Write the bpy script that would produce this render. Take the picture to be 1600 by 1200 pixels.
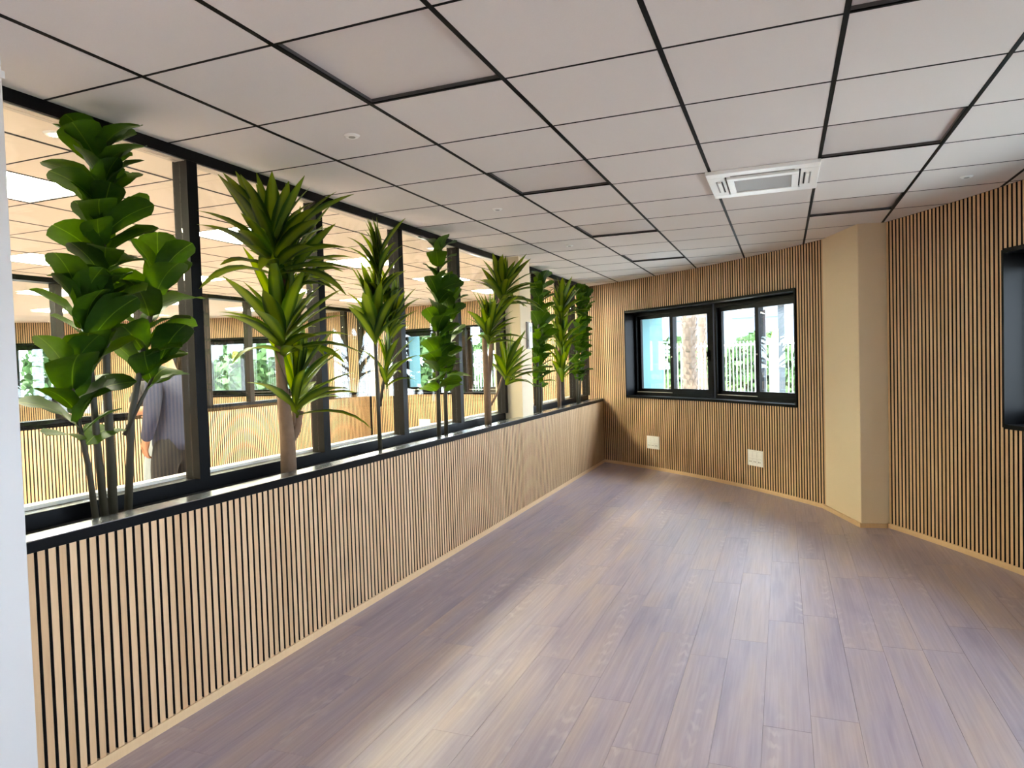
import bpy, math, random
from mathutils import Vector, Matrix

random.seed(7)
SC = bpy.context.scene
COL = SC.collection
for o in list(bpy.data.objects):
    bpy.data.objects.remove(o, do_unlink=True)

# ------------------------------------------------------------------ camera
cam_d = bpy.data.cameras.new('camera')
cam = bpy.data.objects.new('camera', cam_d)
COL.objects.link(cam)
cam_d.sensor_fit = 'HORIZONTAL'
cam_d.sensor_width = 36.0
cam_d.lens = 36.0 * 1081.24 / 1600.0
cam_d.clip_start = 0.05
cam_d.clip_end = 300
YAW, PITCH, ROLL = 0.374177, -0.0325136, -0.0299042
EYE = Vector((0, 0, 1.54))
fwd = Vector((-math.sin(YAW) * math.cos(PITCH), math.cos(YAW) * math.cos(PITCH), math.sin(PITCH)))
rt = fwd.cross(Vector((0, 0, 1))).normalized()
up = rt.cross(fwd)
r2 = rt * math.cos(ROLL) + up * math.sin(ROLL)
u2 = up * math.cos(ROLL) - rt * math.sin(ROLL)
m = Matrix.Identity(4)
for k in range(3):
    m[k][0], m[k][1], m[k][2], m[k][3] = r2[k], u2[k], -fwd[k], EYE[k]
cam.matrix_world = m
SC.camera = cam

# ------------------------------------------------------------------ sky and exposure
DAY = 7.6            # overcast daylight
LED = 31.0           # ceiling panels that are switched on
EXPOSURE = 1.8
w = bpy.data.worlds.new('overcast_sky')
SC.world = w
w.use_nodes = True
wn = w.node_tree
bg = wn.nodes['Background']
bg.inputs[0].default_value = (0.76, 0.85, 1.0, 1)
bg.inputs[1].default_value = DAY
vs = SC.view_settings
vs.view_transform = 'Standard'
vs.look = 'None'
vs.gamma = 1.0
vs.use_curve_mapping = False
vs.exposure = EXPOSURE
SC.cycles.diffuse_bounces = 8
SC.cycles.max_bounces = 16
SC.cycles.transparent_max_bounces = 24
# hazy sun from behind the building: lights the forecourt, enters no window
sun_d = bpy.data.lights.new('sun', 'SUN')
sun_d.energy = 9.0
sun_d.angle = 0.05
sun_d.color = (1.0, 0.95, 0.86)
sun = bpy.data.objects.new('sun', sun_d)
COL.objects.link(sun)
sun.rotation_euler = Vector((0.45, 0.50, -1.0)).to_track_quat('-Z', 'Y').to_euler()

# ------------------------------------------------------------------ dimensions
H = 2.635                      # ceiling height
CX, CY, RAD = -8.166, 1.072, 10.626   # the round facade
XP = -2.50                     # front of the planter wall
XP2 = -7.60                    # front of the second planter wall
CAPZ = 0.951
WZ0, WZ1 = 0.985, 2.20         # window opening


def R(d):
    return math.radians(d)


def AP(deg, r=RAD, z=0.0):
    return Vector((CX + r * math.cos(R(deg)), CY + r * math.sin(R(deg)), z))


# ------------------------------------------------------------------ materials
MATS = {}


def sg(c):
    return tuple(((v / 255) / 12.92 if v / 255 <= 0.04045 else (((v / 255) + 0.055) / 1.055) ** 2.4) for v in c) + (1,)


def new_mat(name):
    mt = bpy.data.materials.new(name)
    mt.use_nodes = True
    MATS[name] = mt
    nt = mt.node_tree
    return mt, nt, nt.nodes['Principled BSDF']


def plain(name, rgb, rough=0.5, noise=0.06, scale=6.0, metal=0.0, spec=0.5, bump=0.0, coat=0.0):
    mt, nt, b = new_mat(name)
    tc = nt.nodes.new('ShaderNodeTexCoord')
    nz = nt.nodes.new('ShaderNodeTexNoise')
    nz.inputs['Scale'].default_value = scale
    nz.inputs['Detail'].default_value = 5
    nt.links.new(tc.outputs['Object'], nz.inputs['Vector'])
    mx = nt.nodes.new('ShaderNodeMix')
    mx.data_type = 'RGBA'
    c = sg(rgb)
    lo = tuple(v * (1 - noise) for v in c[:3]) + (1,)
    hi = tuple(min(1, v * (1 + noise)) for v in c[:3]) + (1,)
    mx.inputs[6].default_value = lo
    mx.inputs[7].default_value = hi
    nt.links.new(nz.outputs['Fac'], mx.inputs[0])
    nt.links.new(mx.outputs[2], b.inputs['Base Color'])
    b.inputs['Roughness'].default_value = rough
    b.inputs['Metallic'].default_value = metal
    b.inputs['Specular IOR Level'].default_value = spec
    b.inputs['Coat Weight'].default_value = coat
    if bump:
        bp = nt.nodes.new('ShaderNodeBump')
        bp.inputs['Strength'].default_value = bump
        bp.inputs['Distance'].default_value = 0.01
        nt.links.new(nz.outputs['Fac'], bp.inputs['Height'])
        nt.links.new(bp.outputs[0], b.inputs['Normal'])
    return mt


def ramp(nt, stops):
    r = nt.nodes.new('ShaderNodeValToRGB')
    el = r.color_ramp.elements
    while len(el) > len(stops):
        el.remove(el[-1])
    while len(el) < len(stops):
        el.new(0.5)
    for e, (p, c) in zip(el, stops):
        e.position = p
        e.color = c
    return r


def wood(name, a, b_, island=False, rough=0.5):
    """oak veneer: fine vertical grain, tone differs from slat to slat"""
    mt, nt, b = new_mat(name)
    geo = nt.nodes.new('ShaderNodeNewGeometry')
    oi = nt.nodes.new('ShaderNodeObjectInfo')
    rnd = geo.outputs['Random Per Island'] if island else oi.outputs['Random']
    mp = nt.nodes.new('ShaderNodeMapping')
    mp.inputs['Scale'].default_value = (60, 60, 2.2)
    nt.links.new(geo.outputs['Position'], mp.inputs['Vector'])
    nz = nt.nodes.new('ShaderNodeTexNoise')
    nz.inputs['Scale'].default_value = 1.6
    nz.inputs['Detail'].default_value = 6
    nt.links.new(mp.outputs[0], nz.inputs['Vector'])
    ad = nt.nodes.new('ShaderNodeMath')
    ad.operation = 'MULTIPLY_ADD'
    ad.inputs[1].default_value = 0.45
    nt.links.new(rnd, ad.inputs[0])
    m2 = nt.nodes.new('ShaderNodeMath')
    m2.operation = 'MULTIPLY'
    m2.inputs[1].default_value = 0.55
    nt.links.new(nz.outputs['Fac'], m2.inputs[0])
    nt.links.new(m2.outputs[0], ad.inputs[2])
    rp = ramp(nt, [(0.1, sg(a)), (0.9, sg(b_))])
    nt.links.new(ad.outputs[0], rp.inputs[0])
    nt.links.new(rp.outputs[0], b.inputs['Base Color'])
    b.inputs['Roughness'].default_value = rough
    return mt


def floor_mat(name, island=False):
    """smoked vinyl planks with limed cathedral grain"""
    mt, nt, b = new_mat(name)
    N, L = nt.nodes.new, nt.links.new
    geo = N('ShaderNodeNewGeometry')
    oi = N('ShaderNodeObjectInfo')
    sc = N('ShaderNodeVectorMath')
    sc.operation = 'MULTIPLY_ADD'
    sc.inputs[1].default_value = (37.0, 91.0, 5.0)
    cmb = N('ShaderNodeCombineXYZ')
    for k in range(3):
        L(oi.outputs['Random'], cmb.inputs[k])
    L(cmb.outputs[0], sc.inputs[0])
    L(geo.outputs['Position'], sc.inputs[2])
    # wide soft mottling
    mpa = N('ShaderNodeMapping')
    mpa.inputs['Scale'].default_value = (6.0, 0.9, 1)
    L(sc.outputs[0], mpa.inputs[0])
    n1 = N('ShaderNodeTexNoise')
    n1.inputs['Scale'].default_value = 1.3
    n1.inputs['Detail'].default_value = 5
    L(mpa.outputs[0], n1.inputs['Vector'])
    # fine streaks
    mpb = N('ShaderNodeMapping')
    mpb.inputs['Scale'].default_value = (75, 2.2, 1)
    L(sc.outputs[0], mpb.inputs[0])
    n2 = N('ShaderNodeTexNoise')
    n2.inputs['Scale'].default_value = 1.0
    n2.inputs['Detail'].default_value = 4
    L(mpb.outputs[0], n2.inputs['Vector'])
    # cathedral figure: distorted rings, only in patches
    mpc = N('ShaderNodeMapping')
    mpc.inputs['Scale'].default_value = (16, 1.6, 1)
    L(sc.outputs[0], mpc.inputs[0])
    wv = N('ShaderNodeTexWave')
    wv.wave_type = 'RINGS'
    wv.inputs['Scale'].default_value = 1.6
    wv.inputs['Distortion'].default_value = 6.0
    wv.inputs['Detail'].default_value = 2.5
    wv.inputs['Detail Scale'].default_value = 1.2
    L(mpc.outputs[0], wv.inputs['Vector'])
    pr = ramp(nt, [(0.58, (0, 0, 0, 1)), (0.80, (1, 1, 1, 1))])
    n3 = N('ShaderNodeTexNoise')
    n3.inputs['Scale'].default_value = 0.9
    n3.inputs['Detail'].default_value = 2
    mpd = N('ShaderNodeMapping')
    mpd.inputs['Scale'].default_value = (9, 1.0, 1)
    L(sc.outputs[0], mpd.inputs[0])
    L(mpd.outputs[0], n3.inputs['Vector'])
    L(n3.outputs['Fac'], pr.inputs[0])
    fig = N('ShaderNodeMath')
    fig.operation = 'MULTIPLY'
    wr = ramp(nt, [(0.55, (0, 0, 0, 1)), (0.95, (1, 1, 1, 1))])
    L(wv.outputs['Fac'], wr.inputs[0])
    L(wr.outputs[0], fig.inputs[0])
    L(pr.outputs[0], fig.inputs[1])
    # colour
    tone = N('ShaderNodeMath')
    tone.operation = 'MULTIPLY_ADD'
    tone.inputs[1].default_value = 0.12
    L(oi.outputs['Random'], tone.inputs[0])
    t2 = N('ShaderNodeMath')
    t2.operation = 'MULTIPLY'
    t2.inputs[1].default_value = 0.83
    L(n1.outputs['Fac'], t2.inputs[0])
    L(t2.outputs[0], tone.inputs[2])
    cr = ramp(nt, [(0.22, sg((138, 126, 142))), (0.40, sg((160, 145, 156))), (0.56, sg((170, 152, 153))), (0.75, sg((184, 160, 148)))])
    L(tone.outputs[0], cr.inputs[0])
    st = N('ShaderNodeMix')
    st.data_type = 'RGBA'
    st.blend_type = 'SOFT_LIGHT'
    st.inputs[0].default_value = 0.55
    L(cr.outputs[0], st.inputs[6])
    L(n2.outputs['Color'], st.inputs[7])
    bw = N('ShaderNodeRGBToBW')
    L(n2.outputs['Color'], bw.inputs[0])
    L(bw.outputs[0], st.inputs[7])
    fm = N('ShaderNodeMix')
    fm.data_type = 'RGBA'
    fm.inputs[7].default_value = sg((212, 200, 196))
    fk = N('ShaderNodeMath')
    fk.operation = 'MULTIPLY'
    fk.inputs[1].default_value = 0.45
    L(fig.outputs[0], fk.inputs[0])
    L(fk.outputs[0], fm.inputs[0])
    L(st.outputs[2], fm.inputs[6])
    L(fm.outputs[2], b.inputs['Base Color'])
    rr = N('ShaderNodeMapRange')
    rr.inputs[3].default_value = 0.38
    rr.inputs[4].default_value = 0.52
    L(n1.outputs['Fac'], rr.inputs[0])
    L(rr.outputs[0], b.inputs['Roughness'])
    bp = N('ShaderNodeBump')
    bp.inputs['Strength'].default_value = 0.18
    bp.inputs['Distance'].default_value = 0.002
    L(n2.outputs['Fac'], bp.inputs['Height'])
    L(bp.outputs[0], b.inputs['Normal'])
    b.inputs['Specular IOR Level'].default_value = 0.85
    return mt


def glass(name, tint=(1, 1, 1), f0=0.045, rough=0.0):
    mt, nt, b = new_mat(name)
    nt.nodes.remove(b)
    N, L = nt.nodes.new, nt.links.new
    out = nt.nodes['Material Output']
    lw = N('ShaderNodeLayerWeight')
    lw.inputs[0].default_value = 0.5
    pw = N('ShaderNodeMath')
    pw.operation = 'POWER'
    pw.inputs[1].default_value = 5.0
    L(lw.outputs['Facing'], pw.inputs[0])
    ma = N('ShaderNodeMath')
    ma.operation = 'MULTIPLY_ADD'
    ma.inputs[1].default_value = 1 - f0
    ma.inputs[2].default_value = f0
    L(pw.outputs[0], ma.inputs[0])
    tr = N('ShaderNodeBsdfTransparent')
    tr.inputs[0].default_value = tint + (1,)
    gl = N('ShaderNodeBsdfGlossy')
    gl.inputs['Roughness'].default_value = rough
    mx = N('ShaderNodeMixShader')
    L(ma.outputs[0], mx.inputs[0])
    L(tr.outputs[0], mx.inputs[1])
    L(gl.outputs[0], mx.inputs[2])
    L(mx.outputs[0], out.inputs['Surface'])
    return mt


def emit(name, rgb, strength):
    mt, nt, b = new_mat(name)
    b.inputs['Base Color'].default_value = (0.8, 0.8, 0.8, 1)
    b.inputs['Emission Color'].default_value = tuple(rgb) + (1,)
    b.inputs['Emission Strength'].default_value = strength
    return mt


def leaf_mat(name, dark, light, rib, transl=0.45, rough=0.35, stripe=False):
    mt, nt, b = new_mat(name)
    N, L = nt.nodes.new, nt.links.new
    out = nt.nodes['Material Output']
    oi = N('ShaderNodeObjectInfo')
    tc = N('ShaderNodeTexCoord')
    sep = N('ShaderNodeSeparateXYZ')
    L(tc.outputs['Object'], sep.inputs[0])
    ab = N('ShaderNodeMath')
    ab.operation = 'ABSOLUTE'
    L(sep.outputs[0], ab.inputs[0])
    nz = N('ShaderNodeTexNoise')
    nz.inputs['Scale'].default_value = 7
    L(tc.outputs['Object'], nz.inputs['Vector'])
    ad = N('ShaderNodeMath')
    ad.operation = 'MULTIPLY_ADD'
    ad.inputs[1].default_value = 0.6
    L(oi.outputs['Random'], ad.inputs[0])
    n2 = N('ShaderNodeMath')
    n2.operation = 'MULTIPLY'
    n2.inputs[1].default_value = 0.4
    L(nz.outputs['Fac'], n2.inputs[0])
    L(n2.outputs[0], ad.inputs[2])
    cr = ramp(nt, [(0.1, sg(dark)), (0.9, sg(light))])
    L(ad.outputs[0], cr.inputs[0])
    mx = N('ShaderNodeMix')
    mx.data_type = 'RGBA'
    mx.inputs[7].default_value = sg(rib)
    rr = N('ShaderNodeMapRange')
    rr.inputs[1].default_value = 0.004 if not stripe else 0.03
    rr.inputs[2].default_value = 0.014 if not stripe else 0.06
    rr.inputs[3].default_value = 0.6 if not stripe else 0.38
    rr.inputs[4].default_value = 0.0
    L(ab.outputs[0], rr.inputs[0])
    L(rr.outputs[0], mx.inputs[0])
    L(cr.outputs[0], mx.inputs[6])
    L(mx.outputs[2], b.inputs['Base Color'])
    b.inputs['Roughness'].default_value = rough
    b.inputs['Specular IOR Level'].default_value = 0.22
    tl = N('ShaderNodeBsdfTranslucent')
    hs = N('ShaderNodeHueSaturation')
    hs.inputs['Hue'].default_value = 0.475
    hs.inputs['Saturation'].default_value = 1.15
    hs.inputs['Value'].default_value = 2.0
    L(mx.outputs[2], hs.inputs['Color'])
    L(hs.outputs[0], tl.inputs[0])
    ms = N('ShaderNodeMixShader')
    ms.inputs[0].default_value = transl
    L(b.outputs[0], ms.inputs[1])
    L(tl.outputs[0], ms.inputs[2])
    L(ms.outputs[0], out.inputs['Surface'])
    return mt


OAK = wood('oak_slat', (190, 152, 110), (222, 188, 148))
OAKI = wood('oak_slat_far', (190, 152, 110), (222, 188, 148), island=True)
OAKB = wood('oak_skirting', (206, 172, 128), (222, 190, 150))
MDF = plain('black_slat_edge', (20, 18, 17), 0.8)
FELT = plain('black_felt', (14, 13, 13), 0.95, bump=0.2, scale=400)
FLOOR = floor_mat('vinyl_plank')
SEAM = plain('plank_seam', (96, 84, 82), 0.8)
TILE = plain('mineral_tile', (216, 211, 208), 0.9, noise=0.02, scale=140, bump=0.06)
TILEW = plain('mineral_tile_warm', (222, 210, 192), 0.9, noise=0.02, scale=140, bump=0.06)
TBAR = plain('black_ceiling_grid', (12, 12, 13), 0.6, spec=0.1)
PLEN = plain('dark_plenum', (24, 23, 22), 0.95)
OFFP = plain('unlit_panel_diffuser', (208, 202, 200), 0.45, noise=0.01)
PANF = plain('dark_panel_rim', (60, 58, 58), 0.5)
WHITE = plain('white_paint', (212, 209, 208), 0.7, noise=0.01)
BEIGE = plain('beige_paint', (222, 204, 172), 0.75, noise=0.015)
BLACKM = plain('black_lacquer', (6, 6, 8), 0.38, spec=0.10)
BLACKG = plain('black_gloss_cap', (8, 8, 10), 0.10, spec=0.8, coat=1.0)
CAPT = plain('satin_metal_plate', (150, 156, 168), 0.22, noise=0.03, metal=0.9)
BRONZE = plain('dark_bronze_metal', (34, 30, 27), 0.45, spec=0.15)
ALU = plain('pale_aluminium', (188, 180, 166), 0.45, metal=0.3)
GLASS = glass('clear_glass', (0.97, 0.985, 0.975))
WGLASS = glass('window_glass', (0.93, 0.97, 0.965))
PLAST = plain('white_plastic', (238, 238, 236), 0.35, noise=0.01)
GREYP = plain('grey_plastic', (150, 148, 146), 0.5)
DARKH = plain('dark_slot', (30, 30, 32), 0.7)
LEDM = emit('lit_led_diffuser', (1.0, 0.95, 0.68), LED)
SPOTM = emit('lit_downlight', (1.0, 0.88, 0.68), LED * 2.2)
BARK = plain('grey_brown_bark', (112, 88, 68), 0.9, noise=0.25, scale=22, bump=0.5)
STEM = plain('dark_green_stem', (50, 46, 32), 0.6, noise=0.2, scale=30)
SOIL = plain('dark_soil', (26, 22, 20), 0.95, noise=0.3, scale=60, bump=0.6)
FIG = leaf_mat('fiddle_leaf', (24, 50, 14), (60, 94, 22), (96, 126, 48), 0.40, 0.5)
DRA = leaf_mat('dracaena_leaf', (18, 40, 13), (50, 80, 20), (128, 148, 48), 0.42, 0.48, stripe=True)
TEAL = plain('teal_render', (74, 108, 110), 0.85, noise=0.03)
CONC = plain('pale_paving', (172, 168, 162), 0.9, noise=0.1, scale=1.2)


# ------------------------------------------------------------------ mesh helpers
class MB:
    def __init__(s):
        s.v, s.f, s.mi = [], [], []

    def poly8(s, p, mi=0, side=None):
        """p: 4 bottom + 4 top corners, counter-clockwise seen from above"""
        n = len(s.v)
        s.v += [tuple(q) for q in p]
        fs = [(3, 2, 1, 0), (4, 5, 6, 7), (0, 1, 5, 4), (1, 2, 6, 5), (2, 3, 7, 6), (3, 0, 4, 7)]
        for k, f in enumerate(fs):
            s.f.append(tuple(n + a for a in f))
            s.mi.append(mi if side is None else side[k])
        return s

    def box(s, a, b, mi=0, side=None):
        x0, x1 = sorted((a[0], b[0]))
        y0, y1 = sorted((a[1], b[1]))
        z0, z1 = sorted((a[2], b[2]))
        return s.poly8([(x0, y0, z0), (x1, y0, z0), (x1, y1, z0), (x0, y1, z0),
                        (x0, y0, z1), (x1, y0, z1), (x1, y1, z1), (x0, y1, z1)], mi, side)

    def prism(s, pts, z0, z1, mi=0):
        n = len(s.v)
        k = len(pts)
        s.v += [(p[0], p[1], z0) for p in pts] + [(p[0], p[1], z1) for p in pts]
        s.f.append(tuple(n + i for i in reversed(range(k))))
        s.f.append(tuple(n + k + i for i in range(k)))
        s.mi += [mi, mi]
        for i in range(k):
            j = (i + 1) % k
            s.f.append((n + i, n + j, n + k + j, n + k + i))
            s.mi.append(mi)
        return s

    def arc(s, a0, a1, r0, r1, z0, z1, step=1.0, mi=0):
        """curved block of the round facade between two angles"""
        k = max(1, int(math.ceil(abs(a1 - a0) / step)))
        n = len(s.v)
        for i in range(k + 1):
            a = a0 + (a1 - a0) * i / k
            for (r, z) in ((r0, z0), (r1, z0), (r1, z1), (r0, z1)):
                s.v.append(tuple(AP(a, r, z)))
        for i in range(k):
            b = n + 4 * i
            for q in range(4):
                q2 = (q + 1) % 4
                s.f.append((b + q, b + q2, b + 4 + q2, b + 4 + q))
                s.mi.append(mi)
        s.f.append((n + 3, n + 2, n + 1, n))
        e = n + 4 * k
        s.f.append((e, e + 1, e + 2, e + 3))
        s.mi += [mi, mi]
        return s

    def tube(s, pts, rad, seg=8, mi=0, cap=True):
        pts = [Vector(p) for p in pts]
        if not isinstance(rad, (list, tuple)):
            rad = [rad] * len(pts)
        n = len(s.v)
        ref = Vector((0.3, 0.9, 0.2)).normalized()
        for i, p in enumerate(pts):
            t = (pts[min(i + 1, len(pts) - 1)] - pts[max(i - 1, 0)]).normalized()
            if abs(t.dot(ref)) > 0.95:
                ref = Vector((1, 0, 0.1)).normalized()
            a = t.cross(ref).normalized()
            b = t.cross(a)
            for k in range(seg):
                th = 2 * math.pi * k / seg
                s.v.append(tuple(p + (a * math.cos(th) + b * math.sin(th)) * rad[i]))
        for i in range(len(pts) - 1):
            for k in range(seg):
                k2 = (k + 1) % seg
                s.f.append((n + i * seg + k, n + i * seg + k2, n + (i + 1) * seg + k2, n + (i + 1) * seg + k))
                s.mi.append(mi)
        if cap:
            s.f.append(tuple(n + k for k in reversed(range(seg))))
            e = n + (len(pts) - 1) * seg
            s.f.append(tuple(e + k for k in range(seg)))
            s.mi += [mi, mi]
        return s

    def disc(s, c, r0, r1, z0, z1, seg=20, mi=0):
        """vertical lathe cylinder/cone"""
        return s.prism_c(c, r0, r1, z0, z1, seg, mi)

    def prism_c(s, c, r0, r1, z0, z1, seg, mi):
        n = len(s.v)
        for (r, z) in ((r0, z0), (r1, z1)):
            for k in range(seg):
                th = 2 * math.pi * k / seg
                s.v.append((c[0] + r * math.cos(th), c[1] + r * math.sin(th), z))
        s.f.append(tuple(n + k for k in reversed(range(seg))))
        s.f.append(tuple(n + seg + k for k in range(seg)))
        s.mi += [mi, mi]
        for k in range(seg):
            k2 = (k + 1) % seg
            s.f.append((n + k, n + k2, n + seg + k2, n + seg + k))
            s.mi.append(mi)
        return s

    def mesh(s, name, mats, smooth=False):
        me = bpy.data.meshes.new(name)
        me.from_pydata(s.v, [], s.f)
        for mt in (mats if isinstance(mats, (list, tuple)) else [mats]):
            me.materials.append(mt)
        me.polygons.foreach_set('material_index', s.mi)
        if smooth:
            me.polygons.foreach_set('use_smooth', [True] * len(me.polygons))
        me.update()
        return me

    def build(s, name, mats, parent=None, smooth=False, loc=None, bevel=0):
        o = obj(name, s.mesh(name, mats, smooth), parent, loc)
        if bevel:
            bv = o.modifiers.new('bevel', 'BEVEL')
            bv.width = bevel
            bv.segments = 2
            bv.limit_method = 'ANGLE'
        return o


def obj(name, me, parent=None, loc=None, mw=None):
    o = bpy.data.objects.new(name, me)
    COL.objects.link(o)
    if parent is not None:
        o.parent = parent
    if mw is not None:
        o.matrix_local = mw
    elif loc is not None:
        o.location = loc
    return o


def empty(name, loc=(0, 0, 0), rz=0.0):
    o = bpy.data.objects.new(name, None)
    o.empty_display_size = 0.1
    COL.objects.link(o)
    o.location = loc
    o.rotation_euler = (0, 0, rz)
    return o


def tag(o, label, cat, group=None, kind=None):
    if label:
        o['label'] = label
    if cat:
        o['category'] = cat
    if group:
        o['group'] = group
    if kind:
        o['kind'] = kind
    return o


def struct(o, label=None, cat=None):
    o['kind'] = 'structure'
    if label:
        o['label'] = label
    if cat:
        o['category'] = cat
    return o


def clip_half(poly, nx, ny, d):
    """keep nx*x + ny*y <= d"""
    out = []
    for i, p in enumerate(poly):
        q = poly[(i + 1) % len(poly)]
        a = nx * p[0] + ny * p[1] - d
        b = nx * q[0] + ny * q[1] - d
        if a <= 0:
            out.append(p)
        if (a < 0 < b) or (b < 0 < a):
            t = a / (a - b)
            out.append((p[0] + (q[0] - p[0]) * t, p[1] + (q[1] - p[1]) * t))
    return out


def clip_room(poly, x0=None, x1=None, y0=None, r=RAD):
    """clip a plan polygon to a wedge of the round building; returns (poly, whole)"""
    whole = True
    for (nx, ny, d) in ((-1, 0, None if x0 is None else -x0), (1, 0, x1), (0, -1, None if y0 is None else -y0)):
        if d is None:
            continue
        if any(nx * p[0] + ny * p[1] > d + 1e-6 for p in poly):
            whole = False
            poly = clip_half(poly, nx, ny, d)
            if len(poly) < 3:
                return [], False
    if any(math.hypot(p[0] - CX, p[1] - CY) > r for p in poly):
        whole = False
        mx = sum(p[0] for p in poly) / len(poly)
        my = sum(p[1] for p in poly) / len(poly)
        am = math.degrees(math.atan2(my - CY, mx - CX))
        for k in range(-14, 15):
            a = R(am + k * 1.0)
            nx, ny = math.cos(a), math.sin(a)
            poly = clip_half(poly, nx, ny, nx * CX + ny * CY + r)
            if len(poly) < 3:
                return [], False
    ar = 0
    for i, p in enumerate(poly):
        q = poly[(i + 1) % len(poly)]
        ar += p[0] * q[1] - q[0] * p[1]
    return (poly, whole) if abs(ar) > 0.002 else ([], False)


# ================================================================== THE SETTING
# ------------------------------------------------------------------ floors
fl = MB().prism([(-2.62, -3.5), (CX + math.sqrt((RAD + .02) ** 2 - (4.572) ** 2), -3.5)] +
                [tuple(AP(a, RAD + .02)[:2]) for a in range(-24, 59, 2)] + [(-2.62, 10.14)], -0.15, -0.009)
floor = struct(fl.build('floor', SEAM), 'smoked grey-brown vinyl plank floor of the empty room', 'floor')
PW, PL = 0.186, 1.22
plank_full = MB().box((-PW / 2 + .0006, -PL / 2 + .0006, -0.008), (PW / 2 - .0006, PL / 2 - .0006, 0)).mesh('plank', FLOOR)
rng = random.Random(11)
col_i = 0
x = XP - 0.02
while x < 2.5:
    off = rng.uniform(0, PL)
    y = -0.9 - off
    while y < 10.2:
        cxp, cyp = x + PW / 2, y + PL / 2
        g = .0006
        poly = [(x + g, y + g), (x + PW - g, y + g), (x + PW - g, y + PL - g), (x + g, y + PL - g)]
        pl, whole = clip_room(poly, x0=XP + .0, y0=-0.9, r=RAD)
        if pl:
            if whole:
                obj('plank', plank_full, floor, (cxp, cyp, 0))
            else:
                pl = [(p[0] - cxp, p[1] - cyp) for p in pl]
                MB().prism(pl, -0.008, 0).build('plank', FLOOR, floor, loc=(cxp, cyp, 0))
        y += PL
    x += PW
back_fl = MB().prism([(XP, -3.48), (1.35, -3.48), (2.1, -0.9), (XP, -0.9)], -0.008, 0).build('plank_field', FLOOR, floor)

fm = MB().prism([(-17.8, -3.5), (-2.62, -3.5), (-2.62, 0.6), (-2.85, 0.6)] + [tuple(AP(a, RAD + .02)[:2]) for a in range(60, 206, 3)], -0.15, 0)
struct(fm.build('floor', FLOOR), 'vinyl plank floor of the lit office behind the glass', 'floor')

# ------------------------------------------------------------------ ceilings
GX0, GY0 = -2.191, 1.931


def ceiling(label, gx0, gy0, xa, xb, ya, mat, skip, y_lo, parts=True):
    pts = [(xa, ya), (xb, ya)]
    a0 = math.degrees(math.acos(min(1, (xb - CX) / (RAD + .02))))
    a1 = math.degrees(math.acos(max(-1, (xa - CX) / (RAD + .02))))
    if xb > 2:
        a0 = math.degrees(math.asin((ya - CY) / (RAD + .02)))
        pts = [(xa, ya)]
    k = max(2, int((a1 - a0) / 2))
    for i in range(k + 1):
        a = a0 + (a1 - a0) * i / k
        pts.append(tuple(AP(a, RAD + .02)[:2]))
    root = struct(MB().prism(pts, H + 0.028, H + 0.12).build('ceiling', PLEN), label, 'ceiling')
    gm, gc = 0.019, 0.012           # open joints along the room / across it
    tile = MB().box((-.3 + gm / 2, -.3 + gc / 2, 0), (.3 - gm / 2, .3 - gc / 2, 0.018)).mesh('ceiling_tile', mat)
    i0, i1 = int(math.floor((xa - gx0) / .6)), int(math.ceil((xb - gx0) / .6))
    j0 = int(math.floor((ya - gy0) / .6))
    for i in range(i0, i1 + 1):
        # runner between columns i-1 and i
        xl = gx0 + .6 * i
        if xa + .01 < xl < xb - .01 and abs(xl - CX) < RAD:
            ye = CY + math.sqrt(RAD ** 2 - (xl - CX) ** 2)
            MB().box((xl - gm / 2, ya, H - .0015), (xl + gm / 2, ye, H + .026)).build('grid_runner', TBAR, root)
        for j in range(j0, 20):
            xx, yy = gx0 + .6 * i, gy0 + .6 * j
            if yy + .6 < y_lo:
                continue
            poly = [(xx + gm / 2, yy + gc / 2), (xx + .6 - gm / 2, yy + gc / 2),
                    (xx + .6 - gm / 2, yy + .6 - gc / 2), (xx + gm / 2, yy + .6 - gc / 2)]
            pl, whole = clip_room(poly, x0=xa, x1=xb, y0=ya)
            if not pl or (i, j) in skip:
                continue
            c = (xx + .3, yy + .3)
            if whole:
                obj('ceiling_tile', tile, root, (c[0], c[1], H))
            else:
                MB().prism([(p[0] - c[0], p[1] - c[1]) for p in pl], 0, .018).build('ceiling_tile', mat, root, loc=(c[0], c[1], H))
    for j in range(j0, 20):
        yl = gy0 + .6 * j
        if yl < max(ya, y_lo):
            continue
        d = RAD ** 2 - (yl - CY) ** 2
        if d <= 0:
            continue
        lo, hi = max(xa, CX - math.sqrt(d)), min(xb, CX + math.sqrt(d))
        if hi - lo > .05:
            MB().box((lo, yl - gc / 2, H - .001), (hi, yl + gc / 2, H + .025)).build('grid_cross_tee', TBAR, root)
    if y_lo > ya:
        MB().box((xa, ya, H), (min(xb, 1.6), y_lo, H + .018)).build('ceiling_field', mat, root)
    return root


off_cells = {(1, 0), (1, 3), (1, 6), (1, 9), (4, 0), (4, 3), (4, 6), (1, -3), (4, -3)}
ac_cell = (3, 4)
ceiling('suspended grey tile ceiling with black grid over the empty room', GX0, GY0, -2.79, 2.6, -3.5, TILE,
        off_cells | {ac_cell}, -0.45)
MGX, MGY = -3.83, 3.02
mid_on = {(-1, -1): 1, (-1, 2): 1, (-1, 5): 1, (-1, 8): 1, (-1, 11): 1, (-5, 2): 1, (-5, 5): 1, (-5, 8): 1, (-5, 11): 1, (-5, -1): 1, (-1, -4): 1, (-5, -4): 1, (-1, -7): 1, (-5, -7): 1}  # last cells hold unseen panels added to brighten the empty room
ceiling('suspended cream tile ceiling of the lit office behind the glass', MGX, MGY, -7.66, -2.79, -3.5, TILEW,
        set(mid_on), -3.5)
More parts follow.
